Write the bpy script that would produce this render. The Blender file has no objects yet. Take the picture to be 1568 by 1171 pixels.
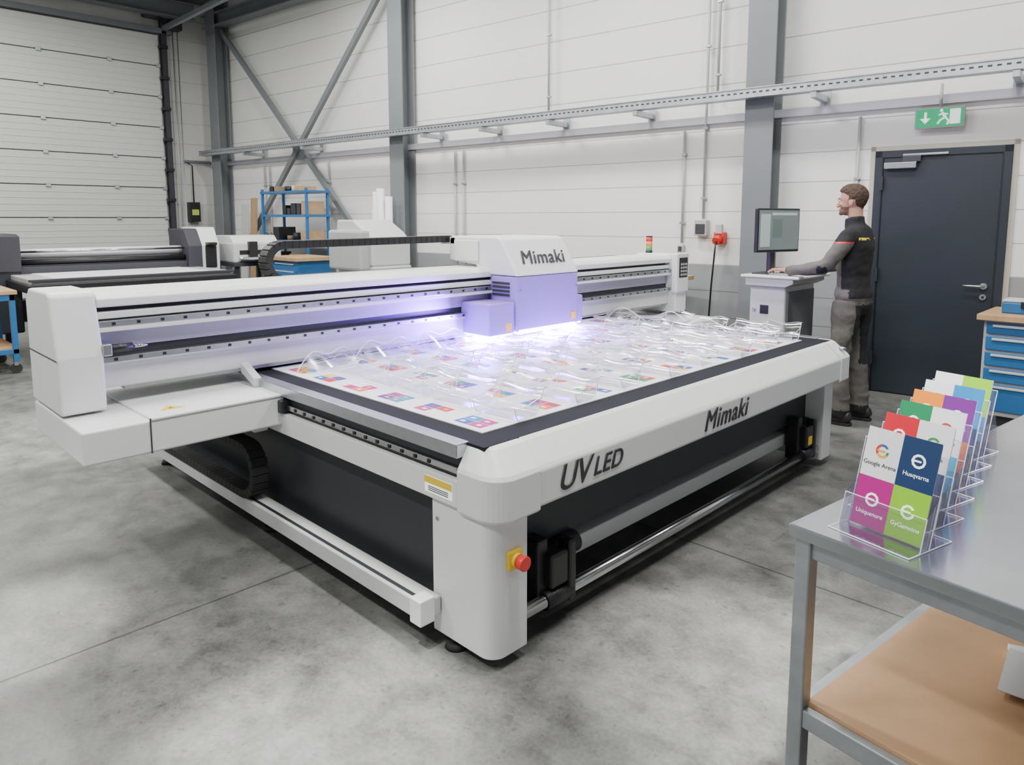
import bpy, bmesh, math, random
import mathutils
from mathutils import Vector, Matrix
random.seed(4)
D=bpy.data; C=bpy.context; SC=C.scene
MATS={}
def mat(name,col=(.8,.8,.8),rough=.5,metal=0,noise=0,nscale=8,bump=0,bscale=40,emit=None,estr=0,coat=0):
    if name in MATS: return MATS[name]
    m=D.materials.new(name); m.use_nodes=True; nt=m.node_tree; N=nt.nodes; L=nt.links
    b=N['Principled BSDF']; b.inputs['Base Color'].default_value=(*col,1); b.inputs['Roughness'].default_value=rough
    b.inputs['Metallic'].default_value=metal
    if coat: b.inputs['Coat Weight'].default_value=coat
    tc=N.new('ShaderNodeTexCoord')
    n=N.new('ShaderNodeTexNoise'); n.inputs['Scale'].default_value=nscale; n.inputs['Detail'].default_value=5
    L.new(tc.outputs['Object'],n.inputs['Vector'])
    if noise:
        mr=N.new('ShaderNodeMapRange'); mr.inputs[1].default_value=.25; mr.inputs[2].default_value=.75
        mr.inputs[3].default_value=1-noise; mr.inputs[4].default_value=1+noise
        L.new(n.outputs['Fac'],mr.inputs[0])
        mx=N.new('ShaderNodeVectorMath'); mx.operation='SCALE'; mx.inputs[0].default_value=col
        L.new(mr.outputs[0],mx.inputs['Scale']); L.new(mx.outputs[0],b.inputs['Base Color'])
    if bump:
        n2=N.new('ShaderNodeTexNoise'); n2.inputs['Scale'].default_value=bscale; L.new(tc.outputs['Object'],n2.inputs['Vector'])
        bp=N.new('ShaderNodeBump'); bp.inputs['Strength'].default_value=bump; bp.inputs['Distance'].default_value=.01
        L.new(n2.outputs['Fac'],bp.inputs['Height']); L.new(bp.outputs[0],b.inputs['Normal'])
    if emit: 
        b.inputs['Emission Color'].default_value=(*emit,1); b.inputs['Emission Strength'].default_value=estr
    MATS[name]=m; return m
def wallmat(name,col,spacing,rough=.7,dark=.72,lw=.03,low=None,zlow=1.08):
    m=D.materials.new(name); m.use_nodes=True; nt=m.node_tree; N=nt.nodes; L=nt.links
    b=N['Principled BSDF']; b.inputs['Roughness'].default_value=rough
    tc=N.new('ShaderNodeTexCoord'); sp=N.new('ShaderNodeSeparateXYZ'); L.new(tc.outputs['Object'],sp.inputs[0])
    def M(op,a,bv=None):
        n=N.new('ShaderNodeMath'); n.operation=op
        for i,v in enumerate((a,bv)):
            if v is None: continue
            if isinstance(v,(int,float)): n.inputs[i].default_value=v
            else: L.new(v,n.inputs[i])
        return n.outputs[0]
    fr=M('FRACT',M('DIVIDE',M('ADD',sp.outputs['Z'],20*spacing),spacing))
    joint=M('LESS_THAN',fr,lw)
    no=N.new('ShaderNodeTexNoise'); no.inputs['Scale'].default_value=1.3; no.inputs['Detail'].default_value=8; L.new(tc.outputs['Object'],no.inputs['Vector'])
    k=M('MULTIPLY',M('ADD',M('MULTIPLY',no.outputs['Fac'],.12),.94),M('SUBTRACT',1,M('MULTIPLY',joint,1-dark)))
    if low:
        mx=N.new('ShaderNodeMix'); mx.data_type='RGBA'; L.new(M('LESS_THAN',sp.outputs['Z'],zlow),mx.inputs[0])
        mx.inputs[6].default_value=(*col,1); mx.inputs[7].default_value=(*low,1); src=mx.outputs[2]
    else:
        r=N.new('ShaderNodeRGB'); r.outputs[0].default_value=(*col,1); src=r.outputs[0]
    sc=N.new('ShaderNodeVectorMath'); sc.operation='SCALE'; L.new(src,sc.inputs[0]); L.new(k,sc.inputs['Scale'])
    L.new(sc.outputs[0],b.inputs['Base Color'])
    n2=N.new('ShaderNodeTexNoise'); n2.inputs['Scale'].default_value=60; L.new(tc.outputs['Object'],n2.inputs['Vector'])
    h=M('SUBTRACT',M('MULTIPLY',n2.outputs['Fac'],.12),joint)
    bp=N.new('ShaderNodeBump'); bp.inputs['Strength'].default_value=.5; bp.inputs['Distance'].default_value=.008
    L.new(h,bp.inputs['Height']); L.new(bp.outputs[0],b.inputs['Normal'])
    return m
def floormat():
    m=D.materials.new('polished_concrete'); m.use_nodes=True; nt=m.node_tree; N=nt.nodes; L=nt.links
    b=N['Principled BSDF']
    tc=N.new('ShaderNodeTexCoord'); sp=N.new('ShaderNodeSeparateXYZ'); L.new(tc.outputs['Object'],sp.inputs[0])
    def M(op,a,bv=None):
        n=N.new('ShaderNodeMath'); n.operation=op
        for i,v in enumerate((a,bv)):
            if v is None: continue
            if isinstance(v,(int,float)): n.inputs[i].default_value=v
            else: L.new(v,n.inputs[i])
        return n.outputs[0]
    def noise(s,d,r=.5,dist=0):
        n=N.new('ShaderNodeTexNoise'); n.inputs['Scale'].default_value=s; n.inputs['Detail'].default_value=d; n.inputs['Roughness'].default_value=r
        n.inputs['Distortion'].default_value=dist; L.new(tc.outputs['Object'],n.inputs['Vector']); return n.outputs['Fac']
    big=noise(1.1,10,.66,.5); mid=noise(6,9,.68,.3); fine=noise(60,4,.6)
    f=M('ADD',M('MULTIPLY',big,.42),M('ADD',M('MULTIPLY',mid,.40),M('MULTIPLY',fine,.18)))
    cr=N.new('ShaderNodeValToRGB'); L.new(f,cr.inputs[0])
    e=cr.color_ramp.elements; e[0].position=.38; e[0].color=(.058,.059,.054,1); e[1].position=.64; e[1].color=(.200,.203,.192,1)
    k=e.new(.5); k.color=(.122,.124,.116,1)
    jx=M('LESS_THAN',M('ABSOLUTE',M('SUBTRACT',M('PINGPONG',M('ADD',sp.outputs['X'],2.8),3.0),0)),.005)
    jy=M('LESS_THAN',M('ABSOLUTE',M('PINGPONG',M('SUBTRACT',sp.outputs['Y'],2.95),3.0)),.005)
    j=M('MAXIMUM',jx,jy)
    v=noise(16,2); sp2=M('GREATER_THAN',v,.69); v3=noise(38,3,.6); sp3=M('GREATER_THAN',v3,.66)
    v4=noise(24,4,.7,.8); sp4=M('LESS_THAN',v4,.32)
    kk=M('MULTIPLY',M('SUBTRACT',1,M('MULTIPLY',j,.6)),M('SUBTRACT',1,M('MULTIPLY',sp2,.25)))
    kk=M('MULTIPLY',kk,M('SUBTRACT',1,M('MULTIPLY',sp3,.28)))
    kk=M('MULTIPLY',kk,M('ADD',1,M('MULTIPLY',sp4,.22)))
    sc=N.new('ShaderNodeVectorMath'); sc.operation='SCALE'; L.new(cr.outputs[0],sc.inputs[0]); L.new(kk,sc.inputs['Scale'])
    L.new(sc.outputs[0],b.inputs['Base Color'])
    L.new(M('ADD',M('MULTIPLY',mid,.5),.18),b.inputs['Roughness'])
    bp=N.new('ShaderNodeBump'); bp.inputs['Strength'].default_value=.12; bp.inputs['Distance'].default_value=.01
    L.new(M('SUBTRACT',mid,M('MULTIPLY',j,2)),bp.inputs['Height']); L.new(bp.outputs[0],b.inputs['Normal'])
    return m
def acrylic(name,tint=(.97,.98,1),lo=.04,hi=.5,rg=.08):
    m=D.materials.new(name); m.use_nodes=True; nt=m.node_tree; N=nt.nodes; L=nt.links; N.clear()
    o=N.new('ShaderNodeOutputMaterial'); t=N.new('ShaderNodeBsdfTransparent'); t.inputs[0].default_value=(*tint,1)
    g=N.new('ShaderNodeBsdfGlossy'); g.inputs['Roughness'].default_value=rg; g.inputs[0].default_value=(1,1,1,1)
    lw=N.new('ShaderNodeLayerWeight'); lw.inputs[0].default_value=.3
    mp=N.new('ShaderNodeMapRange'); mp.inputs[3].default_value=lo; mp.inputs[4].default_value=hi
    L.new(lw.outputs['Facing'],mp.inputs[0])
    mx=N.new('ShaderNodeMixShader'); L.new(mp.outputs[0],mx.inputs[0]); L.new(t.outputs[0],mx.inputs[1]); L.new(g.outputs[0],mx.inputs[2]); L.new(mx.outputs[0],o.inputs[0])
    return m
WHITE=mat('powder_coat_white',(.72,.73,.725),.38,noise=.02,nscale=3)
WHITE2=mat('powder_coat_offwhite',(.56,.57,.565),.45,noise=.03,nscale=3)
RECESS=mat('recess_silver_lilac',(.40,.40,.47),.4,.3,noise=.03)
UVTINT=mat('uv_glow_painted_cover',(.33,.235,.68),.35,noise=.03,nscale=2)  # violet UV glow on the carriage covers, painted into their base colour
DARK=mat('charcoal_panel',(.022,.024,.030),.5,noise=.1,nscale=4)
BLACK=mat('black_plastic',(.012,.012,.014),.42,noise=.1)
RUB=mat('black_rubber',(.02,.02,.02),.8,noise=.1)
ALU=mat('brushed_aluminium',(.50,.52,.55),.32,1,noise=.06,nscale=30)
STEEL=mat('polished_steel',(.5,.5,.5),.2,1,noise=.04,nscale=20)
GALV=mat('galvanized_steel',(.42,.45,.47),.42,.85,noise=.15,nscale=14)
COLM=mat('column_grey_paint',(.17,.185,.195),.5,noise=.06,nscale=3)
LGREY=mat('light_grey_paint',(.42,.43,.43),.45,noise=.04,nscale=4)
BEDM=mat('bed_grey_frame',(.035,.035,.046),.6,noise=.06)
BORD=mat('bed_border_charcoal',(.016,.016,.023),.8,noise=.06)
BORD.node_tree.nodes['Principled BSDF'].inputs['Specular IOR Level'].default_value=.15
SHEET=mat('white_print_sheet',(.76,.76,.80),.5,noise=.01)
BLUE=mat('blue_metal',(.02,.13,.33),.4,noise=.06)
WOOD=mat('beech_worktop',(.48,.30,.15),.5,noise=.15,nscale=12)
PLY=mat('mdf_shelf',(.47,.285,.15),.5,noise=.14,nscale=5)
YEL=mat('yellow_plastic',(.8,.55,.02),.4,noise=.03); RED=mat('red_plastic',(.65,.03,.02),.35,noise=.03)
ORG=mat('orange_lens',(.85,.25,.02),.3,noise=.03); GRN=mat('green_sign',(.0,.38,.15),.4,noise=.02,emit=(0,.5,.2),estr=.35)
GRNL=mat('green_lens',(.05,.35,.1),.3,noise=.02)
SIGNW=mat('sign_white',(.9,.95,.92),.4,noise=.01,emit=(.9,1,.95),estr=.6)
INK=mat('logo_ink',(.03,.03,.035),.45,noise=.03)
DOORM=mat('anthracite_door',(.018,.024,.034),.42,noise=.06,nscale=2)
ACR=acrylic('clear_acrylic',(.92,.92,.955),.06,.62,.16); ACR2=acrylic('clear_acrylic_stand',(.93,.93,.98),.07,.6)
EDGE=mat('acrylic_edge',(.85,.85,.92),.15,noise=.02)
UVE=mat('uv_lamp',(.8,.75,1),.5,noise=.01,emit=(.48,.28,1),estr=70)
CARD=mat('cardboard',(.42,.28,.16),.8,noise=.1)

class Obj:
    def __init__(s,name,origin=(0,0,0),rz=0,local=False):
        s.e=D.objects.new(name,None); s.e.empty_display_size=.1; SC.collection.objects.link(s.e)
        s.e.location=origin; s.e.rotation_euler=(0,0,rz); s.o=Vector((0,0,0)) if local else Vector(origin)
    def add(s,name,bm,m,bevel=0,smooth=False,seg=2):
        me=D.meshes.new(name); bmesh.ops.recalc_face_normals(bm,faces=bm.faces[:])
        for v in bm.verts: v.co-=s.o
        bm.to_mesh(me); bm.free(); ob=D.objects.new(name,me); SC.collection.objects.link(ob); ob.parent=s.e
        for mm in (m if isinstance(m,(list,tuple)) else [m]): me.materials.append(mm)
        if bevel:
            b=ob.modifiers.new('b','BEVEL'); b.width=bevel; b.segments=seg; b.limit_method='ANGLE'; b.angle_limit=.6
        if smooth:
            for p in me.polygons: p.use_smooth=True
        return ob
    def box(s,n,x0,x1,y0,y1,z0,z1,m,bevel=.004,rot=None,piv=None,**k):
        bm=bmesh.new(); bmbox(bm,x0,x1,y0,y1,z0,z1,rot,piv); return s.add(n,bm,m,bevel,**k)
    def boxes(s,n,lst,m,bevel=0):
        bm=bmesh.new()
        for b in lst: bmbox(bm,*b)
        return s.add(n,bm,m,bevel)
    def cyl(s,n,p0,p1,r,m,seg=20,r2=None,bevel=0):
        bm=bmesh.new(); bmcyl(bm,p0,p1,r,seg,r2); ob=s.add(n,bm,m,bevel)
        for p in ob.data.polygons:
            if len(p.vertices)==4: p.use_smooth=True
        return ob
    def cyls(s,n,lst,m,seg=12):
        bm=bmesh.new()
        for c in lst: bmcyl(bm,*c[:3],seg,None)
        ob=s.add(n,bm,m)
        for p in ob.data.polygons:
            if len(p.vertices)==4: p.use_smooth=True
        return ob
    def prism(s,n,pts,axis,a0,a1,m,bevel=.004,**k):
        bm=bmesh.new(); bmprism(bm,pts,axis,a0,a1); return s.add(n,bm,m,bevel,**k)
    def pipe(s,n,pts,r,m,seg=10):
        bm=bmesh.new(); tube(bm,[Vector(p) for p in pts],[r]*len(pts),seg); return s.add(n,bm,m,smooth=True)
    def text(s,n,txt,loc,mtx,size,m,shear=0,ext=.001,align='LEFT',bev=0,sp=1):
        cu=D.curves.new(n,'FONT'); cu.body=txt; cu.size=size; cu.shear=shear; cu.extrude=ext; cu.align_x=align; cu.bevel_depth=bev; cu.bevel_resolution=0; cu.space_character=sp
        cu.materials.append(m); ob=D.objects.new(n,cu); SC.collection.objects.link(ob); ob.parent=s.e
        ob.matrix_local=Matrix.Translation(Vector(loc)-s.o)@mtx; return ob
def bmbox(bm,x0,x1,y0,y1,z0,z1,rot=None,piv=None):
    vs=[bm.verts.new((x,y,z)) for x in (x0,x1) for y in (y0,y1) for z in (z0,z1)]
    for f in ((0,1,3,2),(4,6,7,5),(0,4,5,1),(2,3,7,6),(0,2,6,4),(1,5,7,3)): bm.faces.new([vs[i] for i in f])
    if rot is not None:
        p=Vector(piv) if piv else Vector(((x0+x1)/2,(y0+y1)/2,(z0+z1)/2))
        for v in vs: v.co=rot@(v.co-p)+p
    return vs
def bmcyl(bm,p0,p1,r,seg=20,r2=None):
    p0=Vector(p0);p1=Vector(p1); r2=r if r2 is None else r2
    d=(p1-p0).normalized(); u=d.orthogonal().normalized(); v=d.cross(u)
    A=[];B=[]
    for i in range(seg):
        a=2*math.pi*i/seg; w=u*math.cos(a)+v*math.sin(a)
        A.append(bm.verts.new(p0+w*r)); B.append(bm.verts.new(p1+w*r2))
    for i in range(seg):
        j=(i+1)%seg; bm.faces.new((A[i],A[j],B[j],B[i]))
    bm.faces.new(A[::-1]); bm.faces.new(B)
def bmprism(bm,pts,axis,a0,a1):
    def P(p,a):
        return {'y':(p[0],a,p[1]),'x':(a,p[0],p[1]),'z':(p[0],p[1],a)}[axis]
    A=[bm.verts.new(P(p,a0)) for p in pts]; B=[bm.verts.new(P(p,a1)) for p in pts]; n=len(pts)
    for i in range(n):
        j=(i+1)%n; bm.faces.new((A[i],A[j],B[j],B[i]))
    bm.faces.new(A[::-1]); bm.faces.new(B)
def tube(bm,pts,rad,seg=12,ref=None):
    rings=[]; n=len(pts); up=ref
    for i,p in enumerate(pts):
        d=(pts[min(i+1,n-1)]-pts[max(i-1,0)]).normalized()
        if up is None: up=d.orthogonal().normalized()
        u=(up-d*up.dot(d))
        u=u.normalized() if u.length>1e-4 else d.orthogonal().normalized()
        if ref is None: up=u
        v=d.cross(u); r=rad[i]; ra,rb=(r if isinstance(r,tuple) else (r,r))
        rings.append([bm.verts.new(p+u*math.cos(2*math.pi*k/seg)*ra+v*math.sin(2*math.pi*k/seg)*rb) for k in range(seg)])
    for i in range(n-1):
        for k in range(seg):
            j=(k+1)%seg; bm.faces.new((rings[i][k],rings[i][j],rings[i+1][j],rings[i+1][k]))
    bm.faces.new(rings[0][::-1]); bm.faces.new(rings[-1])
def ellip(bm,c,r,seg=16):
    M4=Matrix.Translation(c)@Matrix.Diagonal((*r,1)); bmesh.ops.create_uvsphere(bm,u_segments=seg,v_segments=seg//2+2,radius=1,matrix=M4)
RX=lambda a:Matrix.Rotation(a,3,'X'); RY=lambda a:Matrix.Rotation(a,3,'Y'); RZ=lambda a:Matrix.Rotation(a,3,'Z')
def basis(xa,ya):
    xa=Vector(xa).normalized(); ya=Vector(ya); ya=(ya-xa*ya.dot(xa)).normalized(); za=xa.cross(ya)
    return Matrix((xa,ya,za)).transposed().to_4x4()

# ---------------------------------------------------------------- camera
cam=D.cameras.new('camera'); co=D.objects.new('camera',cam); SC.collection.objects.link(co); SC.camera=co
cam.sensor_width=36; cam.lens=25.07; cam.shift_y=-.0765; cam.clip_start=.02
co.location=(0,0,1.55); co.rotation_euler=(math.radians(90-6.8),0,math.radians(44.6))

# ---------------------------------------------------------------- man (built first)
man=Obj('man_operator',(-1.93,5.64,0),0,True)
def V(f,l,z): return Vector((-f,-l,z))
def remesh(bm,name,vox,mats,smooth=4):
    me=D.meshes.new(name); bm.to_mesh(me); bm.free(); ob=D.objects.new(name,me); SC.collection.objects.link(ob)
    r=ob.modifiers.new('r','REMESH'); r.mode='VOXEL'; r.voxel_size=vox
    s=ob.modifiers.new('s','SMOOTH'); s.iterations=smooth; s.factor=.5
    dg=C.evaluated_depsgraph_get(); m2=D.meshes.new_from_object(ob.evaluated_get(dg)); ob.modifiers.clear(); ob.data=m2; m2.name=name
    m2.materials.clear()
    for m in mats: m2.materials.append(m)
    for p in m2.polygons: p.use_smooth=True; p.material_index=0
    ob.parent=man.e; return ob
F=Vector((-1,0,0))
bm=bmesh.new()
R_=[(.84,.00,.09,.13),(.90,.00,.118,.165),(.98,-.005,.118,.168),(1.04,0,.108,.158),(1.12,.008,.110,.155),(1.25,.012,.122,.170),(1.36,.006,.126,.185),(1.43,-.003,.108,.175),(1.475,.002,.085,.13),(1.505,.01,.064,.075),(1.55,.022,.060,.061)]
tube(bm,[V(c,0,z) for z,c,_,_ in R_],[(a,b) for _,_,a,b in R_],24,ref=F)
for sg,fo in ((1,0),(-1,.02)):
    A=[(.0,.13,1.435,.062),(-.0,.175,1.42,.066),(.022,.21,1.36,.064),(.06,.235,1.29,.058),(.105,.248,1.225,.055),(.145,.25,1.195,.055),(.22,.235,1.18,.052),(.33,.20,1.160,.044),(.43,.165,1.150,.038),(.445,.16,1.148,.037)]
    tube(bm,[V(f+fo,l*sg,z) for f,l,z,_ in A],[r for *_,r in A],14)
    Lg=[(0,.085,.93,.10),(.005,.095,.85,.102),(.010,.10,.72,.090),(.015,.105,.60,.080),(.02,.108,.52,.076),(.01,.11,.42,.074),(-.005,.115,.28,.069),(-.015,.12,.16,.067),(-.02,.12,.10,.070),(-.015,.12,.06,.068)]
    off=-.03 if sg<0 else .03
    tube(bm,[V(f+(off if z<.6 else off*.4),l*sg,z) for f,l,z,_ in Lg],[r for *_,r in Lg],16)
    for z,rr in ((.13,.076),(.20,.074)): ellip(bm,V(off-.015,.118*sg,z),(rr,rr*.95,.018),14)
    ellip(bm,V(off+.045,.108*sg,.50),(.045,.055,.07))
    ellip(bm,V(-.0,.165*sg,.68),(.055,.028,.09))
tube(bm,[V(.01,0,1.49),V(.024,0,1.562)],[(.074,.082),(.069,.072)],20,ref=F)
ellip(bm,V(.115,.09,1.34),(.02,.045,.05))
tube(bm,[V(0,0,.965),V(0,0,1.00),V(0,0,1.03)],[(.128,.178),(.126,.176),(.116,.165)],24,ref=F)
JG=mat('jacket_grey',(.125,.115,.105),.85,noise=.12,nscale=25,bump=.5,bscale=16)
JB=mat('jacket_black',(.010,.010,.012),.85,noise=.1,nscale=25,bump=.5,bscale=16)
TG=mat('trouser_grey',(.110,.101,.090),.88,noise=.12,nscale=22,bump=.6,bscale=14)
YP=mat('hi_vis_piping',(.75,.6,.03),.6,noise=.03)
body=remesh(bm,'body_clothed',.010,[JG,JB,TG,YP,RED],4)
for v in body.data.vertices:
    f,l,z=-v.co.x,-v.co.y,v.co.z; n=v.normal
    w_=mathutils.noise.noise(Vector((f*8,l*8+z*4,z*13)))*.007+mathutils.noise.noise(Vector((f*22+5,l*22+z*14,z*22)))*.003
    v.co+=n*w_
for p in body.data.polygons:
    c=p.center; f,l,z=-c.x,-c.y,c.z; al=abs(l)
    arm=(al>.19 and z>1.08) or f>.17
    if z<.965:
        i=2
        if f<-.05 and .45<z<.92 and al<.14: i=1
        if z<.57 and z>.43 and f>.05: i=1
        if z<.12: i=1
    elif arm:
        i=0
        if z>1.385 and f<.07: i=1
        if 1.375<z<=1.385: i=4
        if z<1.20 and .10<f<.17 and al>.27: i=1
        if f>.44: i=1
    else:
        i=1
        if 1.03<z<1.30 and f>.045: i=0
        if z<1.03 and f>-.02: i=0
        if 1.40<z<1.412 and f<-.05 and .05<al<.15: i=3
    p.material_index=i
for sg,off in ((1,.03),(-1,-.03)):
    bm=bmesh.new(); l=.125*sg
    S=[(-.105,.045,.020,.028),(-.085,.055,.05,.038),(-.03,.060,.058,.043),(.04,.052,.050,.045),(.10,.042,.040,.048),(.155,.036,.034,.045),(.185,.030,.022,.03)]
    tube(bm,[V(f+off,l*(1+.12*f),z) for f,z,_,_ in S],[(a,b) for _,_,a,b in S],18,ref=Vector((0,0,1)))
    tube(bm,[V(-.035+off,l,.05),V(-.03+off,l,.13)],[.05,.046],14)
    sh=remesh(bm,'boot_left' if sg>0 else 'boot_right',.006,[mat('boot_leather',(.018,.017,.016),.5,noise=.1,nscale=20)],4)
    for v in sh.data.vertices: v.co.z=max(v.co.z,.012)
    man.prism('boot_sole_left' if sg>0 else 'boot_sole_right',[(-(off+f),-(l*(1+.12*f)+w)) for f,w in ((-.108,.02),(-.09,.036),(-.03,.04),(.04,.042),(.10,.049),(.155,.046),(.188,.02))]+[(-(off+f),-(l*(1+.12*f)-w)) for f,w in ((.188,.02),(.155,.046),(.10,.049),(.04,.042),(-.03,.04),(-.09,.036),(-.108,.02))],'z',0,.022,RUB,.004)
SK=mat('skin',(.50,.27,.19),.55,noise=.06,nscale=30,bump=.1,bscale=80); HAIR=mat('brown_hair',(.050,.026,.014),.75,noise=.35,nscale=60,bump=.9,bscale=90)
BRD=mat('stubble_beard',(.17,.09,.055),.75,noise=.25,nscale=80); LIP=mat('lips',(.42,.17,.14),.5,noise=.03)
bm=bmesh.new(); hc=.03
ellip(bm,V(hc+.005,0,1.705),(.096,.075,.088),24)
ellip(bm,V(hc+.045,0,1.665),(.058,.060,.073),20)
ellip(bm,V(hc+.055,0,1.612),(.046,.046,.036),18)
ellip(bm,V(hc+.092,0,1.592),(.018,.022,.016),12)
tube(bm,[V(.010,0,1.50),V(.016,0,1.56),V(.024,0,1.63)],[(.056,.055),(.052,.052),(.056,.055)],20,ref=F)
tube(bm,[V(hc+.098,0,1.69),V(hc+.113,0,1.667),V(hc+.124,0,1.650),V(hc+.109,0,1.641)],[.007,.009,.0115,.011],12)
ellip(bm,V(hc+.113,.010,1.646),(.010,.007,.007),10); ellip(bm,V(hc+.113,-.010,1.646),(.010,.007,.007),10)
ellip(bm,V(hc+.092,.028,1.702),(.014,.024,.007),12); ellip(bm,V(hc+.092,-.028,1.702),(.014,.024,.007),12)
ellip(bm,V(hc+.103,0,1.622),(.011,.020,.0055),12); ellip(bm,V(hc+.102,0,1.612),(.010,.018,.0055),12)
for sg in (1,-1):
    ellip(bm,V(hc-.002,.077*sg,1.672),(.018,.009,.030),14)
    ellip(bm,V(hc+.078,.038*sg,1.66),(.022,.020,.018),12)
head=remesh(bm,'head',.0040,[SK,HAIR,BRD,LIP],3)
nrm=[v.normal.copy() for v in head.data.vertices]
def hairreg(f,l,z):
    f-=hc; al=abs(l)
    if al>.076 and z<1.695 and f>-.02: return False
    if f>.055: line=1.745
    elif f>.015: line=1.745-(.055-f)*.6
    elif f>.0: line=1.66
    elif f>-.03: line=1.695
    else: line=1.655+(f+.03)*.9
    return z>line
HM=[hairreg(-v.co.x,-v.co.y,v.co.z) or v.co.z>1.768 for v in head.data.vertices]
for i_,(v,n) in enumerate(zip(head.data.vertices,nrm)):
    f,l,z=-v.co.x,-v.co.y,v.co.z
    if HM[i_]:
        k=.004+.016*max(0,min(1,(z-1.69)/.09))+.010*max(0,min(1,(f-hc)/.08))*max(0,min(1,(z-1.73)/.04))
        k+=.004*mathutils.noise.noise(Vector((f*50,l*50,z*50)))
        v.co+=n*k
for p in head.data.polygons:
    c=p.center; f,l,z=-c.x,-c.y,c.z
    if sum(HM[i] for i in p.vertices)>=2: p.material_index=1
    elif f-hc>.088 and abs(l)<.021 and 1.608<z<1.626: p.material_index=3
    elif z<1.640 and f-hc>.02 and z>1.575 and not(z>1.630 and f-hc>.1): p.material_index=2
bm=bmesh.new()
for sg in(1,-1): ellip(bm,V(hc+.094,.030*sg,1.684),(.011,.012,.009),14)
man.add('eyeballs',bm,mat('eye_white',(.75,.72,.70),.2,noise=.02),smooth=True)
bm=bmesh.new()
for sg in(1,-1): ellip(bm,V(hc+.1022,.031*sg,1.684),(.004,.0055,.0055),12)
man.add('irises',bm,mat('iris_brown',(.05,.03,.02),.2,noise=.02),smooth=True)
for sg in(1,-1):
    man.pipe('eyebrow_left' if sg>0 else 'eyebrow_right',[V(hc+.106,.014*sg,1.702),V(hc+.105,.032*sg,1.706),V(hc+.092,.052*sg,1.701)],.0035,HAIR,6)
    man.pipe('glasses_temple_left' if sg>0 else 'glasses_temple_right',[V(hc+.105,.058*sg,1.690),V(hc+.05,.078*sg,1.688),V(hc-.005,.082*sg,1.686)],.0016,RED,6)
man.pipe('glasses_rim',[V(hc+.105,.058,1.696),V(hc+.118,.03,1.699),V(hc+.120,.0,1.698),V(hc+.118,-.03,1.699),V(hc+.105,-.058,1.696)],.0012,BLACK,6)
for sg,fo in ((1,0),(-1,.02)):
    bm=bmesh.new()
    def P(f,l,z): return V(.44+fo+f,(.163-l)*sg,1.150+z)
    tube(bm,[P(-.03,0,0),P(0,0,0),P(.03,.002,.004),P(.075,.004,.006),P(.095,.005,.003)],[(.022,.026),(.020,.026),(.017,.034),(.014,.040),(.011,.038)],16,ref=Vector((0,0,1)))
    for li,ln,dz in ((.034,.070,0),(.013,.080,.002),(-.009,.074,.001),(-.029,.058,-.003)):
        p0=P(.080,li,.004+dz)
        tube(bm,[p0,P(.093,li,.006+dz),P(.093+ln*.42,li*1.12,.004+dz),P(.093+ln*.72,li*1.18,-.010),P(.093+ln*.92,li*1.2,-.021)],[.0092,.0092,.0085,.0078,.0062],10)
    tube(bm,[P(.018,.022,-.002),P(.042,.045,-.006),P(.072,.056,-.014),P(.092,.058,-.021)],[.013,.0115,.0095,.0072],10)
    remesh(bm,'hand_left' if sg>0 else 'hand_right',.0028,[SK],2)

# ---------------------------------------------------------------- room
def plain(name,bm,m):
    me=D.meshes.new(name); bmesh.ops.recalc_face_normals(bm,faces=bm.faces[:]); bm.to_mesh(me); bm.free(); me.materials.append(m)
    ob=D.objects.new(name,me); SC.collection.objects.link(ob); return ob
bm=bmesh.new(); bmbox(bm,-13.6,4.5,-5,8.2,-.12,0); plain('floor',bm,floormat())
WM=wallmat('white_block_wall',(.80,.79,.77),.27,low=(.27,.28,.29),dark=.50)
UM=wallmat('white_upper_panel',(.74,.74,.71),.36,lw=.028,dark=.52)
W0=(-2.13,6.83,0); WA=math.radians(6)
def wallobj(name,*b,m):
    bm=bmesh.new(); bmbox(bm,*b); ob=plain(name,bm,m); ob.location=W0; ob.rotation_euler=(0,0,WA); return ob
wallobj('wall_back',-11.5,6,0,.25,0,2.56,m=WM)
wallobj('wall_back_upper',-11.5,6,.05,.25,2.56,5.35,m=UM)
wallobj('trim_1',-11.4,6,-.035,0,2.50,2.575,m=mat('ledge_grey',(.42,.42,.47),.5,noise=.03))
bm=bmesh.new(); bmbox(bm,-13.6,-13.35,-5,5.7,0,5.35); plain('wall_left',bm,wallmat('left_wall_panel',(.58,.58,.55),.36,lw=.025,dark=.65))
bm=bmesh.new(); bmbox(bm,-13.6,4.5,-5,8.2,5.35,5.5); plain('ceiling',bm,wallmat('ceiling_deck',(.16,.17,.18),.3))
G=Obj('door_sectional',(-13.3,2.4,0))
PAN=mat('sectional_door_panel',(.60,.61,.575),.45,noise=.03,nscale=1)
ribs=[]
for i in range(9):
    z=i*.52+.02
    ribs.append((-13.34,-13.27,-.2,4.78,z,z+.505))
G.boxes('panels',ribs,PAN,.006)
fine=[]
for i in range(9):
    for k in range(1,5): fine.append((-13.271,-13.264,-.19,4.77,i*.52+.02+k*.1,i*.52+.02+k*.1+.012))
G.boxes('panel_ribs',fine,PAN,.003)
hin=[]
for i in range(1,9):
    for y in (.6,1.8,2.95,3.95,4.72): hin.append((-13.266,-13.24,y,y+.07,i*.52-.02,i*.52+.04))
G.boxes('hinges',hin,GALV,.003)
G.box('track_vertical',-13.33,-13.2,4.82,4.9,0,4.95,BEDM)
G.boxes('track_rollers',[(-13.24,-13.16,4.76,4.9,z,z+.05) for z in [.3+.52*i for i in range(9)]],BLACK)
G.box('header_frame',-13.34,-13.2,-.3,5.0,4.71,4.80,COLM)
G.cyl('torsion_shaft',(-13.12,-.3,4.98),(-13.12,4.95,4.98),.02,STEEL)
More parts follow.
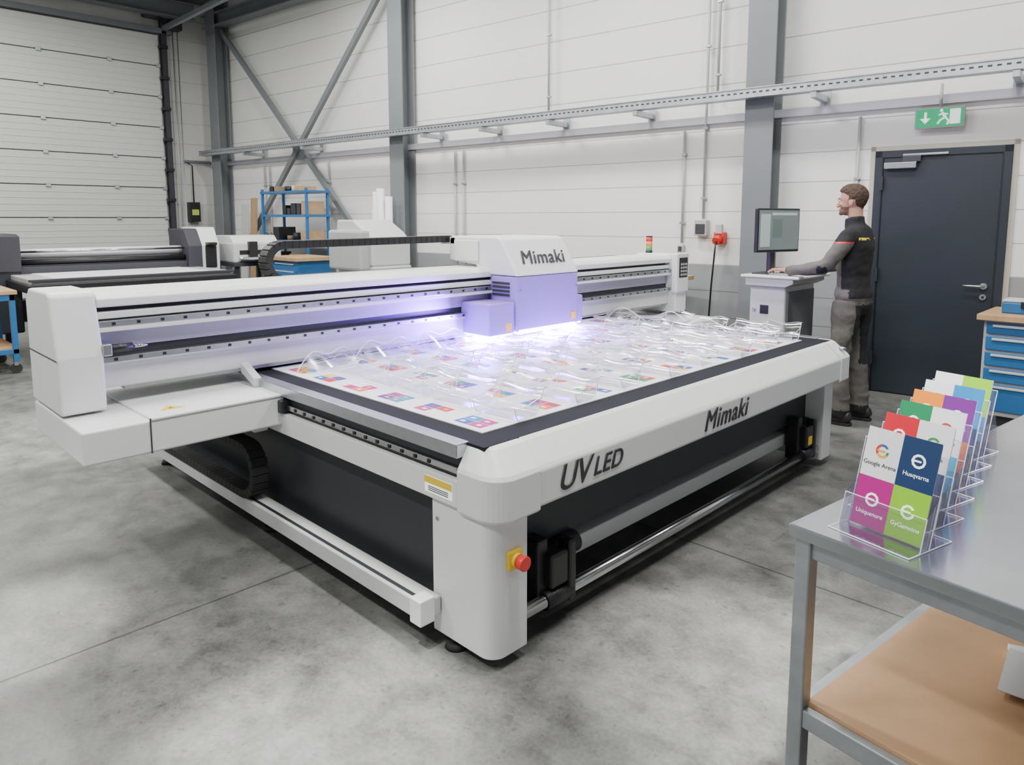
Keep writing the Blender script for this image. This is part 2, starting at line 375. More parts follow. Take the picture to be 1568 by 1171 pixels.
G.cyl('spring_drum',(-13.12,4.5,4.98),(-13.12,4.8,4.98),.08,BEDM)
G.cyl('lift_spring',(-13.12,2.2,4.98),(-13.12,3.2,4.98),.05,BEDM)
G.box('track_horizontal',-13.3,-9.5,4.82,4.88,4.75,4.83,GALV)
G.pipe('chain_loop',[(-13.15,4.98,4.8),(-13.15,4.98,1.0),(-13.15,5.02,.95),(-13.15,5.06,1.0),(-13.15,5.06,4.8)],.008,GALV); G.box('hoist_gearbox',-13.25,-13.05,4.93,5.12,4.78,4.95,BEDM,.01)
def hbeam(G,n,x,y,z0,z1,w=.24,d=.22,t=.02):
    G.boxes(n,[(x-w/2,x+w/2,y-d,y-d+t,z0,z1),(x-w/2,x+w/2,y-t,y,z0,z1),(x-t/2,x+t/2,y-d+t,y-t,z0,z1)],COLM,.003)
for sx in (-1.05,-6.03,-10.72):
    G=Obj('steel_column',W0,WA,True); hbeam(G,'h_profile',sx,-.003,0,5.3,.27,.24); G.box('base_plate',sx-.16,sx+.16,-.28,-.003,0,.02,COLM)
G=Obj('eave_beam',W0,WA,True); G.boxes('flanges',[(-11,5,-.24,-.04,4.86,4.88),(-11,5,-.24,-.04,5.06,5.08),(-11,5,-.15,-.13,4.88,5.06)],COLM)
G=Obj('roof_truss',(0,0,0))
for i,y in enumerate((-1.5,1.2,3.9)): G.box(f'purlin_{i}',-13.3,4.4,y,y+.09,5.15,5.34,COLM)
for i,x in enumerate((-13.0,-8.2,-3.2)): G.boxes(f'rafter_{i}',[(x-.1,x+.1,-4.9,5.3,4.95,4.97),(x-.1,x+.1,-4.9,5.3,5.2,5.22),(x-.01,x+.01,-4.9,5.3,4.97,5.2)],COLM)
G=Obj('cross_bracing',W0,WA,True)
def strut(n,s0,z0,s1,z1,y):
    a=Vector((s0,y,z0));b=Vector((s1,y,z1)); d=(b-a); L=d.length; ang=math.atan2(d.z,d.x)
    G.box(n,a.x,a.x+L,y-.03,y+.03,z0-.04,z0+.04,COLM,.003,rot=RY(-ang),piv=a)
strut('brace_1',-10.6,4.80,-6.2,.50,-.10); strut('brace_2',-6.2,4.80,-10.6,.45,-.17)
G.box('gusset_plate',-8.55,-8.25,-.15,-.12,2.5,2.8,COLM)
G=Obj('cable_tray',W0,WA,True)
G.boxes('tray_channel',[(-11,5.5,-.40,-.395,2.66,2.74),(-11,5.5,-.40,-.26,2.66,2.665),(-11,5.5,-.265,-.26,2.66,2.74)],GALV)
G.boxes('tray_lip',[(-11,5.5,-.41,-.395,2.735,2.745),(-11,5.5,-.41,-.395,2.655,2.665)],GALV)
G.boxes('tray_slots',[(s,s+.03,-.402,-.3995,2.695,2.708) for s in [-10.9+.06*i for i in range(270)]],DARK)
bk=[]
for s in (-9.6,-8,-5.4,-4.4,-3.4,-2.3,-.55,.9,2.2):
    bk+= [(s,s+.05,-.40,-.003,2.60,2.655),(s-.02,s+.07,-.02,-.003,2.52,2.75)]
G.boxes('tray_brackets',bk,GALV,.003)
G.pipe('tray_cable_1',[(-11,-.33,2.70),(-6,-.34,2.695),(5.4,-.33,2.70)],.018,BLACK); G.pipe('tray_cable_2',[(-11,-.30,2.69),(5.4,-.29,2.69)],.013,LGREY)
G=Obj('electrical_conduit',W0,WA,True)
cl=[]
for s,z0,z1 in [(-3.62,2.76,4.84),(-1.55,2.76,4.84),(-1.66,1.55,4.84),(-5.13,0.3,2.45),(-4.98,.3,2.45),(-1.89,1.3,2.45),(-.22,1.0,2.45),(-9.55,.4,2.45),(-9.4,.4,2.45),(-7.8,.4,2.45)]:
    cl.append(((s,-.03,z0),(s,-.03,z1),.014))
G.cyls('pipes',cl,LGREY)
G.boxes('clips',[(c[0][0]-.025,c[0][0]+.025,-.05,-.002,z,z+.02) for c in cl for z in (c[0][2]+.2,c[0][2]+.9,c[0][2]+1.7) if z<c[1][2]],GALV)
G=Obj('exit_sign',W0,WA,True); s=.40
G.box('housing',s-.18,s+.18,-.10,-.05,2.30,2.465,LGREY); G.box('face_green',s-.17,s+.17,-.104,-.1,2.31,2.455,GRN,0)
G.cyl('conduit_drop',(s,-.06,2.465),(s,-.06,2.66),.012,LGREY); G.box('wall_mount',s-.06,s+.06,-.05,-.002,2.34,2.44,LGREY)
bm=bmesh.new()
bmbox(bm,s-.1-.01,s-.1+.01,-.107,-.1045,2.36,2.43)
bmprism(bm,[(s-.14,2.38),(s-.1,2.335),(s-.06,2.38)],'y',-.107,-.1045)
bmbox(bm,s+.075,s+.15,-.107,-.1045,2.325,2.445)
G.add('arrow_pictogram',bm,SIGNW)
bm=bmesh.new(); Y=-.11
for a,b,r in [((s+.02,Y,2.42),(s+.045,Y,2.38),.011),((s+.045,Y,2.38),(s+.01,Y,2.36),.008),((s+.01,Y,2.36),(s-.01,Y,2.33),.008),((s+.045,Y,2.38),(s+.07,Y,2.35),.008),((s+.07,Y,2.35),(s+.06,Y,2.32),.008),((s+.03,Y,2.415),(s-.005,Y,2.40),.006),((s+.03,Y,2.41),(s+.062,Y,2.405),.006)]: bmcyl(bm,a,b,r,8)
ellip(bm,(s+.015,Y,2.437),(.012,.004,.012),10); G.add('running_man',bm,SIGNW)
G=Obj('door_exit',W0,WA,True); a,b=-.08,.92
G.boxes('frame',[(a,a+.06,-.03,-.001,0,2.14),(b-.06,b,-.03,-.001,0,2.14),(a,b,-.03,-.001,2.08,2.14)],DOORM,.004)
G.box('leaf',a+.065,b-.065,-.02,-.001,.01,2.075,DOORM)
G.boxes('gasket',[(a+.058,a+.066,-.032,-.02,0,2.08),(b-.066,b-.058,-.032,-.02,0,2.08)],BLACK)
G.boxes('wall_reveal',[(a-.04,a,-.012,-.001,0,2.18),(b,b+.04,-.012,-.001,0,2.18),(a-.04,b+.04,-.012,-.001,2.14,2.18)],mat('reveal_beige',(.45,.42,.36),.6,noise=.03))
G.box('door_closer',a+.08,a+.33,-.075,-.02,1.98,2.035,ALU,.006); G.box('closer_rail',a+.22,a+.56,-.05,-.032,2.085,2.105,ALU)
G.box('closer_arm',a+.22,a+.36,-.06,-.05,2.035,2.085,BEDM)
G.cyl('handle_rose',(b-.13,-.035,1.0),(b-.13,-.02,1.0),.026,ALU); G.pipe('handle_lever',[(b-.13,-.03,1.0),(b-.13,-.07,1.0),(b-.15,-.075,1.0),(b-.27,-.075,1.0)],.010,ALU)
G.cyl('lock_rose',(b-.13,-.035,.91),(b-.13,-.02,.91),.024,ALU); G.cyl('lock_core',(b-.13,-.045,.91),(b-.13,-.02,.91),.010,BLACK)
G.boxes('hinges',[(a+.055,a+.075,-.05,-.03,z,z+.12) for z in (.25,1.0,1.8)],DOORM)
G=Obj('junction_box',W0,WA,True); G.box('body',-1.73,-1.6,-.09,-.002,1.38,1.54,LGREY); G.box('door',-1.715,-1.615,-.1,-.09,1.40,1.5,BEDM)
G=Obj('power_socket',W0,WA,True); G.box('body',-1.52,-1.41,-.09,-.002,1.30,1.42,RED,.01); G.cyl('plug',(-1.46,-.09,1.36),(-1.46,-.17,1.33),.04,RED); G.box('cover',-1.5,-1.43,-.1,-.05,1.40,1.50,LGREY,.01)
G.pipe('power_cable',[(-1.46,-.17,1.33),(-1.46,-.19,1.22),(-1.5,-.15,.9),(-1.54,-.1,.5),(-1.5,-.1,.15),(-1.5,-.14,.02)],.009,BLACK)
G=Obj('light_switch',W0,WA,True); G.box('body',-1.93,-1.86,-.06,-.002,1.20,1.28,LGREY,.008); G.box('rocker',-1.915,-1.875,-.066,-.06,1.215,1.265,BEDM)
G=Obj('door_control_box',(-13.3,5.2,0)); G.box('body',-13.349,-13.2,5.15,5.33,1.5,1.85,BLACK); G.box('label',-13.2,-13.195,5.18,5.3,1.62,1.72,mat('lime_label',(.5,.6,.1),.5,noise=.02),0)
G.pipe('cable_up',[(-13.25,5.24,1.85),(-13.25,5.24,2.5),(-13.25,5.15,2.55)],.012,BLACK)
G.box('conduit_run',-13.349,-13.30,5.12,5.6,2.56,2.60,COLM); G.box('conduit_down',-13.349,-13.32,5.22,5.26,0,1.5,LGREY)

# ---------------------------------------------------------------- main flatbed printer
G=Obj('flatbed_uv_printer',(-3.2,3.1,0))
XO=-1.60
prof=[(-1.60,.56),(-1.60,.685),(-1.612,.70),(-1.685,.772),(-1.70,.782),(-1.72,.782),(-1.72,.545),(-1.62,.545)]
G.prism('front_beam',prof,'y',1.76,4.52,WHITE,.006)
def cap(name,ya,yb,front):
    bm=bmesh.new(); r=.09
    def outline(off,z,n=8):
        x1=XO+.008-off; x0=-1.79
        if front: yy=ya-.01+off*.6
        else: yy=yb+.01-off*.6
        sg=1 if front else -1
        end=yb if front else ya
        pts=[(x0,yy)]; rr=max(.03,r-off*.4)
        for i in range(n+1):
            t=i/n*math.pi/2
            pts.append((x1-rr+math.sin(t)*rr, yy+sg*rr-sg*math.cos(t)*rr))
        pts.append((x1,end)); pts.append((x0,end))
        return [bm.verts.new((p[0],p[1],z)) for p in pts]
    rings=[outline(.012,.54),outline(0,.552),outline(0,.69),outline(.01,.704),outline(.085,.774),outline(.10,.781)]
    for A,B in zip(rings,rings[1:]):
        for i in range(len(A)):
            j=(i+1)%len(A); bm.faces.new((A[i],A[j],B[j],B[i]))
    bm.faces.new(rings[0][::-1]); bm.faces.new(rings[-1]); G.add(name,bm,WHITE,.002)
cap('corner_cap_near',1.555,1.757,True); cap('corner_cap_far',4.523,4.715,False)
def leg(name,x0,x1,y0,y1,front):
    r=.06
    if front:
        pts=[(x0,y0)]+[(x1-r+math.sin(t)*r,y0+r-math.cos(t)*r) for t in [i/8*math.pi/2 for i in range(9)]]+[(x1,y1),(x0,y1)]
    else:
        pts=[(x0,y0),(x1,y0)]+[(x1-r+math.cos(t)*r,y1-r+math.sin(t)*r) for t in [i/8*math.pi/2 for i in range(9)]]+[(x0,y1)]
    G.prism(name,pts,'z',.045,.55,WHITE,.003)
leg('leg_cover_near',-1.95,-1.635,1.565,1.735,True); leg('leg_cover_far',-1.95,-1.66,4.45,4.63,False)
G.box('bed_frame',-4.70,-1.73,1.60,4.66,.64,.775,LGREY)
G.box('vacuum_bed',-4.66,-1.705,1.595,4.62,.77,.7835,BORD,.001)
G.box('side_rail_top',-4.72,-1.79,1.545,1.605,.735,.786,ALU,.004)
G.box('side_rail_top_far',-4.72,-1.79,4.62,4.70,.74,.786,ALU,.006)
G.box('side_guide_recess',-4.70,-1.80,1.575,1.60,.655,.74,DARK)
G.box('side_guide_rail',-4.70,-1.80,1.555,1.58,.675,.70,STEEL)
G.boxes('guide_bolts',[(x,x+.014,1.551,1.556,.681,.694) for x in [-4.6+.08*i for i in range(34)]],BLACK)
G.box('side_beam',-4.72,-1.795,1.55,1.60,.555,.655,WHITE)
G.box('side_beam_far',-4.72,-1.80,4.62,4.68,.555,.74,WHITE)
G.box('side_panel',-4.68,-1.95,1.62,1.64,.13,.56,DARK)
G.box('side_panel_far',-4.68,-1.95,4.56,4.60,.13,.56,DARK)
G.box('front_panel',-1.80,-1.775,1.735,4.46,.30,.56,DARK)
G.box('back_panel',-4.72,-4.68,1.6,4.66,.13,.74,DARK)
G.box('side_bottom_rail',-4.74,-1.90,1.47,1.56,.125,.195,WHITE2,.005)
G.boxes('side_bottom_slot',[(-4.72,-1.95,1.485,1.50,.19,.197)],DARK)
G.box('rail_end_bracket',-1.96,-1.897,1.462,1.53,.11,.205,WHITE)
G.box('front_bottom_rail',-1.87,-1.79,1.74,4.46,.17,.245,WHITE2,.005)
G.cyl('take_up_shaft',(-1.69,1.72,.125),(-1.69,4.42,.125),.024,STEEL)
for i,y in enumerate((1.90,4.22)):
    G.box(f'roll_bracket_{i}',-1.80,-1.665,y,y+.10,.17,.30,BLACK,.01); G.box(f'roll_arm_{i}',-1.72,-1.66,y+.1,y+.14,.09,.33,BLACK,.01)
    G.box(f'roll_plate_{i}',-1.78,-1.70,y-.04,y+.02,.10,.36,BLACK,.008)
    G.cyl(f'roll_flange_{i}',(-1.69,y-.02,.125),(-1.69,y+.12,.125),.035,BLACK); G.cyl(f'roll_motor_{i}',(-1.76,y+.1,.26),(-1.76,y+.24,.26),.045,BLACK)
G.box('roll_label',-1.664,-1.66,4.24,4.29,.19,.24,YEL,0)
for i,(x,y) in enumerate([(-1.86,1.60),(-3.27,1.60),(-4.66,1.60),(-1.85,4.55),(-4.66,4.55)]):
    G.cyl(f'foot_pad_{i}',(x,y,0),(x,y,.022),.045,RUB,r2=.036); G.cyl(f'foot_stem_{i}',(x,y,.02),(x,y,.14),.014,STEEL)
    G.cyl(f'foot_nut_{i}',(x,y,.03),(x,y,.045),.028,RUB,seg=6)
G.box('under_frame',-4.6,-1.95,1.66,1.72,.12,.2,DARK); G.box('under_frame_far',-4.6,-1.95,4.5,4.55,.12,.2,DARK)
y=1.665
G.box('estop_plate',-1.637,-1.622,y-.035,y+.035,.355,.425,YEL,.012); G.cyl('estop_ring',(-1.625,y,.39),(-1.607,y,.39),.026,YEL); G.cyl('estop_knob',(-1.607,y,.39),(-1.575,y,.39),.024,RED,r2=.027,bevel=.004)
G.box('warning_label',-1.97,-1.82,1.548,1.55,.575,.635,SIGNW,0); G.box('warning_label_head',-1.97,-1.82,1.5465,1.548,.610,.635,YEL,0)
G.boxes('label_lines',[(-1.95,-1.84,1.547,1.548,z,z+.003) for z in (.583,.590,.597)],INK)
G.cyls('leg_screws',[((-1.92,1.566,z),(-1.92,1.561,z),.008) for z in (.12,.48)],ALU)
tb=basis((0,1,0),(0,0,1))
G.text('beam_lettering','Mimaki',(-1.598,2.87,.585),tb,.135,INK,.28,bev=.0016,sp=1.08)
G.text('uv_lettering','UV',(-1.598,1.855,.585),tb,.135,INK,.28,bev=.0018); G.text('led_lettering','LED',(-1.598,2.055,.592),tb,.10,INK,.28,bev=.0016,sp=1.08)
G.cyl('beam_screw',(-1.601,4.6,.74),(-1.64,4.6,.745),.012,ALU)
G.box('print_sheet',-3.42,-1.825,1.70,4.47,.783,.788,SHEET,.001)
G.box('gantry_base_near',-3.76,-3.03,.73,1.58,.60,.735,WHITE,.008)
G.box('gantry_lid_near',-3.74,-3.025,.98,1.56,.733,.745,WHITE,.004); G.box('gantry_seam',-3.031,-3.027,.975,.98,.60,.745,BEDM,0)
G.box('gantry_base_far',-3.76,-2.96,4.72,5.52,.58,.72,WHITE,.008)
G.box('gantry_foot_near',-3.7,-3.15,1.47,1.54,.55,.60,WHITE2,.006)
G.box('gantry_bearing_near',-3.1,-3.02,1.56,1.63,.62,.74,BLACK,.01)
G.box('gantry_bracket_near',-3.1,-3.0,1.53,1.60,.66,.72,DARK,.006)
tp=[(-3.30,.745),(-3.30,.98),(-3.37,1.235),(-3.39,1.25),(-3.70,1.25),(-3.76,1.20),(-3.76,.745)]
G.prism('gantry_tower_near',tp,'y',.725,.90,WHITE,.012,seg=3)
G.prism('gantry_tower_far',tp,'y',5.36,5.54,WHITE,.012,seg=3)
G.boxes('tower_seam',[(-3.77,-3.296,.722,.724,.975,.979)],BEDM)
cb=[(-3.36,1.175),(-3.36,1.21),(-3.39,1.235),(-3.70,1.235),(-3.72,1.21),(-3.72,.84),(-3.42,.84),(-3.42,1.175)]
G.prism('gantry_beam',cb,'y',.90,5.37,WHITE,.006)
G.box('beam_front_lip',-3.42,-3.365,.90,5.37,1.125,1.155,WHITE,.003)
G.box('beam_upper_shelf',-3.42,-3.345,.90,5.37,1.07,1.09,WHITE,.003)
G.box('beam_mid_cover',-3.42,-3.39,.90,5.37,.995,1.07,RECESS,.004)
G.box('beam_low_cover',-3.42,-3.375,.90,5.37,.82,.925,WHITE2,.006)
G.box('beam_dark_slot',-3.43,-3.41,.90,5.37,1.155,1.176,DARK,0); G.box('beam_dark_slot_low',-3.425,-3.40,.90,5.37,.965,.995,DARK,0)
G.box('beam_low_lip',-3.42,-3.36,.90,5.37,.925,.935,WHITE,0)
G.box('linear_rail_top',-3.40,-3.345,.90,5.37,1.090,1.118,ALU,.002); G.box('linear_rail_low',-3.40,-3.345,.90,5.37,.935,.962,ALU,.002)
G.boxes('rail_bolts',[(-3.345,-3.342,yy,yy+.014,1.098,1.110) for yy in [.95+.1*i for i in range(44)]]+[(-3.345,-3.342,yy,yy+.014,.943,.955) for yy in [.95+.1*i for i in range(44)]],BLACK)
G.cyl('bumper_near',(-3.33,.93,1.0),(-3.33,1.02,1.0),.018,BLACK); G.cyl('bumper_rod',(-3.33,1.02,1.0),(-3.33,1.08,1.0),.008,STEEL)
G.box('bumper_block',-3.37,-3.29,.895,.93,.975,1.025,ALU)
G.prism('beam_gusset_near',[(-3.38,.80),(-3.38,.85),(-3.24,.79),(-3.24,.745)],'y',1.52,1.56,WHITE2,.004)
G.box('beam_underside',-3.72,-3.40,1.0,5.3,.80,.845,LGREY)
bm=bmesh.new(); bmprism(bm,[(-3.19,1.10),(-3.12,1.05),(-3.12,1.15)],'z',.745,.747); G.add('warning_triangle',bm,YEL)
bm=bmesh.new(); bmprism(bm,[(-3.150,1.097),(-3.132,1.085),(-3.132,1.11)],'z',.747,.7475); G.add('warning_triangle_mark',bm,INK)
G.box('control_panel',-3.33,-3.27,5.33,5.52,.92,1.26,WHITE,.012); G.box('control_keypad',-3.272,-3.265,5.36,5.49,1.05,1.22,BLACK,.003)
G.boxes('keypad_keys',[(-3.265,-3.262,5.375+.036*i,5.40+.036*i,1.065+.03*j,1.083+.03*j) for i in range(3) for j in range(4)],LGREY)
for i,(m_,z) in enumerate([(GRNL,1.27),(ORG,1.31),(RED,1.35)]): G.cyl(f'stack_light_{i}',(-3.62,5.42,z),(-3.62,5.42,z+.038),.028,m_)
G.cyl('stack_light_base',(-3.62,5.42,1.24),(-3.62,5.42,1.27),.03,BLACK); G.cyl('stack_light_cap',(-3.62,5.42,1.388),(-3.62,5.42,1.40),.028,BLACK)
G.prism('carriage_hood',[(-3.11,1.19),(-3.26,1.42),(-3.30,1.435),(-3.74,1.435),(-3.76,1.42),(-3.76,1.27),(-3.50,1.25),(-3.45,1.19)],'y',3.20,3.81,WHITE,.012,seg=3)
G.box('carriage_body',-3.35,-3.115,3.205,3.805,.835,1.187,UVTINT,.008)
G.box('carriage_arm',-3.38,-3.34,3.22,3.79,.90,1.2,UVTINT,.006)
G.box('uv_housing_near',-3.40,-3.13,2.98,3.20,.83,1.03,UVTINT,.01); G.box('uv_housing_far',-3.40,-3.17,3.81,3.93,.83,1.02,UVTINT,.01)
G.boxes('vent_slots',[(-3.335,-3.18,3.2,3.204,z,z+.014) for z in (1.06,1.085,1.11,1.135)],INK)
G.box('carriage_side_panel',-3.70,-3.46,3.188,3.20,1.27,1.41,WHITE,.006)
G.cyls('carriage_screws',[((-3.109,yy,z),(-3.118,yy,z),.008) for z in (.9,1.1) for yy in (3.23,3.78)],ALU)
G.box('danger_label',-3.13,-3.128,3.12,3.17,.85,.90,YEL,0); G.box('danger_label_2',-3.113,-3.11,3.73,3.78,.87,.92,YEL,0)
G.text('hood_lettering','Mimaki',(-3.151,3.29,1.265),basis((0,1,0),(-.15,0,.23)),.14,INK,.28,bev=.0014,sp=1.06)
G.boxes('uv_lamp_strip',[(-3.39,-3.14,2.99,3.19,.822,.83),(-3.38,-3.18,3.82,3.92,.822,.83),(-3.16,-3.112,3.22,3.79,.822,.836)],UVE)
def chain(G,n,pts,w,axis,m,pitch=.035,th=.03):
    P=[Vector(p) for p in pts]; bm=bmesh.new()
    for a,b in zip(P,P[1:]):
        d=b-a; L=d.length; k=max(1,round(L/pitch)); dn=d.normalized(); side=Vector(axis); up=side.cross(dn).normalized()
        for i in range(k):
            c=a+d*((i+.5)/k); R=Matrix((dn,side,up)).transposed()
            h=L/k*.48; bmbox(bm,c.x-h,c.x+h,c.y-w/2,c.y+w/2,c.z-th/2,c.z+th/2,R)
            bmbox(bm,c.x-h*1.12,c.x+h*1.12,c.y-w/2*.9,c.y+w/2*.9,c.z-th*.42,c.z+th*.42,R)
    return G.add(n,bm,m,.002)
arc=[(-3.80,1.98-.10*math.sin(t),1.305+.10*math.cos(t)) for t in [i/10*math.pi for i in range(11)]]
chain(G,'cable_chain_top',[(-3.80,3.22,1.415),(-3.80,2.6,1.410)]+arc+[(-3.80,5.2,1.205)],.09,(1,0,0),BLACK,.045,.045)
G.box('chain_tray',-3.86,-3.72,1.8,5.3,1.165,1.180,LGREY)
G.box('chain_bracket',-3.86,-3.70,3.2,3.5,1.38,1.43,WHITE2)
arc=[(-3.30+.12*math.sin(t),1.50,.335+.12*math.cos(t)) for t in [i/10*math.pi for i in range(11)]]
chain(G,'cable_chain_side',[(-4.3,1.50,.455),(-3.5,1.50,.455)]+arc+[(-4.6,1.50,.215)],.08,(0,1,0),RUB,.045,.04)
G.box('chain_support',-3.6,-3.45,1.46,1.54,.475,.6,DARK)
cols=[(.55,.01,.03),(.80,.42,.0),(.005,.08,.40),(.01,.26,.06),(.45,.005,.18),(.005,.22,.45),(.72,.12,.0),(.10,.02,.26)]
PM=[mat(f'print_ink_{i}',c,.6,noise=.03) for i,c in enumerate(cols)]
bm=bmesh.new(); ba=bmesh.new(); be=bmesh.new()
def bmquad(bm,c,s,mi):
    vs=[bm.verts.new((c[0]+dx,c[1]+dy,c[2])) for dx,dy in ((-s[0],-s[1]),(s[0],-s[1]),(s[0],s[1]),(-s[0],s[1]))]; f=bm.faces.new(vs); f.material_index=mi
def edge(be,pts,w=.0018):
    for p,q_ in zip(pts,pts[1:]): bmcyl(be,p,q_,w,5)
def holder(cx,cy,w,h,rz):
    # clear stand: low front lip, flat base, upright leaning back panel and two side gussets
    R=RZ(rz); c=Vector((cx,cy,.792)); T=lambda x,y,z:c+R@Vector((x,y,z))
    hw=w/2
    pr=[(-.100,h*.50),(-.090,h*.22),(-.078,.002),(.030,.004),(.048,h*.20),(.062,h*.60),(.078,h),(.100,h*.96)]
    ph=random.random()*6
    rows=[]
    for k,(y,z) in enumerate(pr):
        rows.append([T(-hw+w*j/6,y+.007*math.sin(j*1.3+ph)*(z/h),z+.09*h*math.sin(j*1.05+ph)*(z/h)) for j in range(7)])
    vs=[[ba.verts.new(p) for p in r] for r in rows]
    for i in range(len(vs)-1):
        for j in range(6): 
            f=ba.faces.new((vs[i][j],vs[i][j+1],vs[i+1][j+1],vs[i+1][j])); f.smooth=True
    for X in (-hw,hw):
        q=[ba.verts.new(T(X,*p)) for p in ((-.080,.002),(.030,.004),(.068,h*.74),(-.02,h*.50),(-.098,h*.48))]; ba.faces.new(q)
        edge(be,[T(X,-.098,h*.48),T(X,-.02,h*.50),T(X,.068,h*.74)],.0016)
    edge(be,[r[0] for r in rows],.0018); edge(be,[r[-1] for r in rows],.0018); edge(be,rows[0],.0018); edge(be,rows[-1],.0022)
for r in range(6):
    x=-1.94-.262*r
    for c in range(8):
        y=1.785+.352*c
        if y>4.36: continue
        if x<-3.0 and y>2.95 and y<4.0: continue
        cx=x+random.uniform(-.008,.008); cy=y+random.uniform(-.008,.008)
        for q,(dx,dy) in enumerate(((-.038,-.026),(.038,-.026),(-.038,.026),(.038,.026))):
            if random.random()<.12: continue
            bmquad(bm,(cx+dx,cy+dy,.7886),(.036,.024),random.randrange(8))
            bmquad(bm,(cx+dx+random.uniform(-.01,.01),cy+dy,.7890),(.012,.009),random.choice((8,8,0,1,2)))
        holder(cx+random.uniform(-.015,.015),cy+.17,.215,random.uniform(.075,.10) if x>-2.95 else random.uniform(.03,.038),random.uniform(-.12,.12))
G.add('printed_graphics',bm,PM+[SHEET])
wv=bmesh.new()
def wave(wv,p0,p1,depth,h,humps,seg=28):
    p0=Vector(p0);p1=Vector(p1); d=p1-p0; nrm_=Vector((0,0,1)).cross(d).normalized(); prev=None; line=[]
    for i in range(seg+1):
        t=i/seg; z=h*abs(math.sin(math.pi*humps*t))**.7*(.75+.25*math.sin(t*9))
        a=p0+d*t+Vector((0,0,z)); b=p0+d*t+nrm_*depth+Vector((0,0,z*.25))
        row=[wv.verts.new(a),wv.verts.new((a+b)/2+Vector((0,0,.008))),wv.verts.new(b)]; line.append(a)
        if prev:
            for j in range(2): wv.faces.new((prev[j],prev[j+1],row[j+1],row[j]))
        prev=row
    edge(be,line,.0028)
wave(wv,(-3.22,1.74,.793),(-3.33,2.15,.793),-.14,.11,1); wave(wv,(-3.27,2.10,.793),(-3.34,2.55,.793),-.14,.12,1); wave(wv,(-3.27,2.50,.793),(-3.32,2.95,.793),-.14,.13,1)
wave(wv,(-1.95,4.40,.793),(-2.6,4.42,.793),.12,.08,2); wave(wv,(-2.6,4.42,.793),(-3.3,4.40,.793),.12,.10,2)
G2=Obj('acrylic_brochure_holders',(-2.6,3.1,.79)); G2.add('thermoformed_sheets',ba,ACR); G2.add('wavy_blanks',wv,ACR,smooth=True); G2.add('polished_edges',be,EDGE)

# ---------------------------------------------------------------- operator console
G=Obj('operator_console',(-2.5,5.74,0))
G.box('cabinet',-2.66,-2.37,5.44,6.00,.08,1.03,WHITE2,.012)
G.prism('cabinet_neck',[(-2.69,1.02),(-2.69,1.09),(-2.30,1.09),(-2.30,1.05),(-2.36,1.02)],'y',5.41,6.03,LGREY,.006)
G.box('worktop',-2.73,-2.25,5.40,6.04,1.085,1.108,WHITE,.008)
G.box('side_door',-2.37,-2.355,5.47,5.97,.14,.98,mat('console_grey',(.13,.14,.15),.5,noise=.05),.004)
G.box('front_vent',-2.57,-2.50,5.434,5.44,.80,.87,BLACK); G.cyl('front_lock',(-2.62,5.44,.83),(-2.62,5.43,.83),.014,ALU)
G.box('plinth',-2.64,-2.38,5.47,5.97,0,.08,DARK)
G.box('keyboard',-2.52,-2.36,5.46,5.86,1.108,1.122,LGREY,.003)
G.boxes('keycaps',[(-2.51+.028*i,-2.488+.028*i,5.47+.026*j,5.492+.026*j,1.122,1.128) for i in range(5) for j in range(14)],WHITE2)
R=RZ(math.radians(-16)); pv=(-2.53,5.61,1.46)
G.box('monitor_bezel',-2.555,-2.52,5.37,5.86,1.285,1.635,BLACK,.008,rot=R,piv=pv)
G.box('screen',-2.521,-2.517,5.385,5.845,1.305,1.62,mat('lcd_screen',(.08,.10,.10),.3,noise=.02,emit=(.30,.36,.36),estr=.35),0,rot=R,piv=pv)
for i,(y0,y1,z0,z1,c) in enumerate([(5.40,5.51,1.33,1.59,(.35,.4,.4)),(5.53,5.82,1.58,1.60,(.4,.45,.45)),(5.54,5.65,1.40,1.55,(.1,.14,.13)),(5.67,5.77,1.38,1.56,(.14,.17,.16))]):
    G.box(f'screen_window_{i}',-2.517,-2.516,y0,y1,z0,z1,mat(f'ui_{i}',c,.4,noise=.02,emit=c,estr=.4),0,rot=R,piv=pv)
G.box('monitor_stand',-2.59,-2.555,5.56,5.64,1.12,1.46,BLACK,.004); G.box('stand_foot',-2.68,-2.53,5.49,5.71,1.108,1.118,BLACK,.004)

# ---------------------------------------------------------------- steel table
T0=Vector((-.655,1.577,0)); TA=math.radians(-7.8)
G=Obj('steel_workbench',T0,TA,True)
TOPM=mat('brushed_steel_top',(.50,.53,.56),.19,1,noise=.12,nscale=4,bump=.06,bscale=4)
W,LN,TZ=1.5,1.95,.85
G.box('tabletop',0,W,0,LN,TZ-.03,TZ,TOPM,.004)
G.boxes('apron',[(.03,W-.03,.02,.05,TZ-.075,TZ-.03),(.02,.05,.03,LN-.03,TZ-.075,TZ-.03),(.03,W-.03,LN-.05,LN-.02,TZ-.075,TZ-.03)],GALV,.003)
for i,(x,y) in enumerate([(.012,.012),(W-.05,.012),(.012,LN-.05),(W-.05,LN-.05)]): G.box(f'leg_{i}',x,x+.038,y,y+.038,0,TZ-.03,GALV,.004)
G.box('shelf_board',.045,W-.045,.04,LN-.045,.395,.415,PLY,.002)
G.boxes('shelf_frame',[(.05,W-.05,.014,.04,.36,.405),(.014,.045,.05,LN-.05,.36,.405),(.05,W-.05,LN-.045,LN-.014,.36,.405)],GALV,.003)
G=Obj('paper_stack',T0,TA,True); G.box('sheets',.31,.59,.46,.74,.4155,.43,SHEET,.001,rot=RZ(.5)); G.box('top_sheet',.29,.55,.44,.66,.4305,.432,WHITE2,0,rot=RZ(.2))
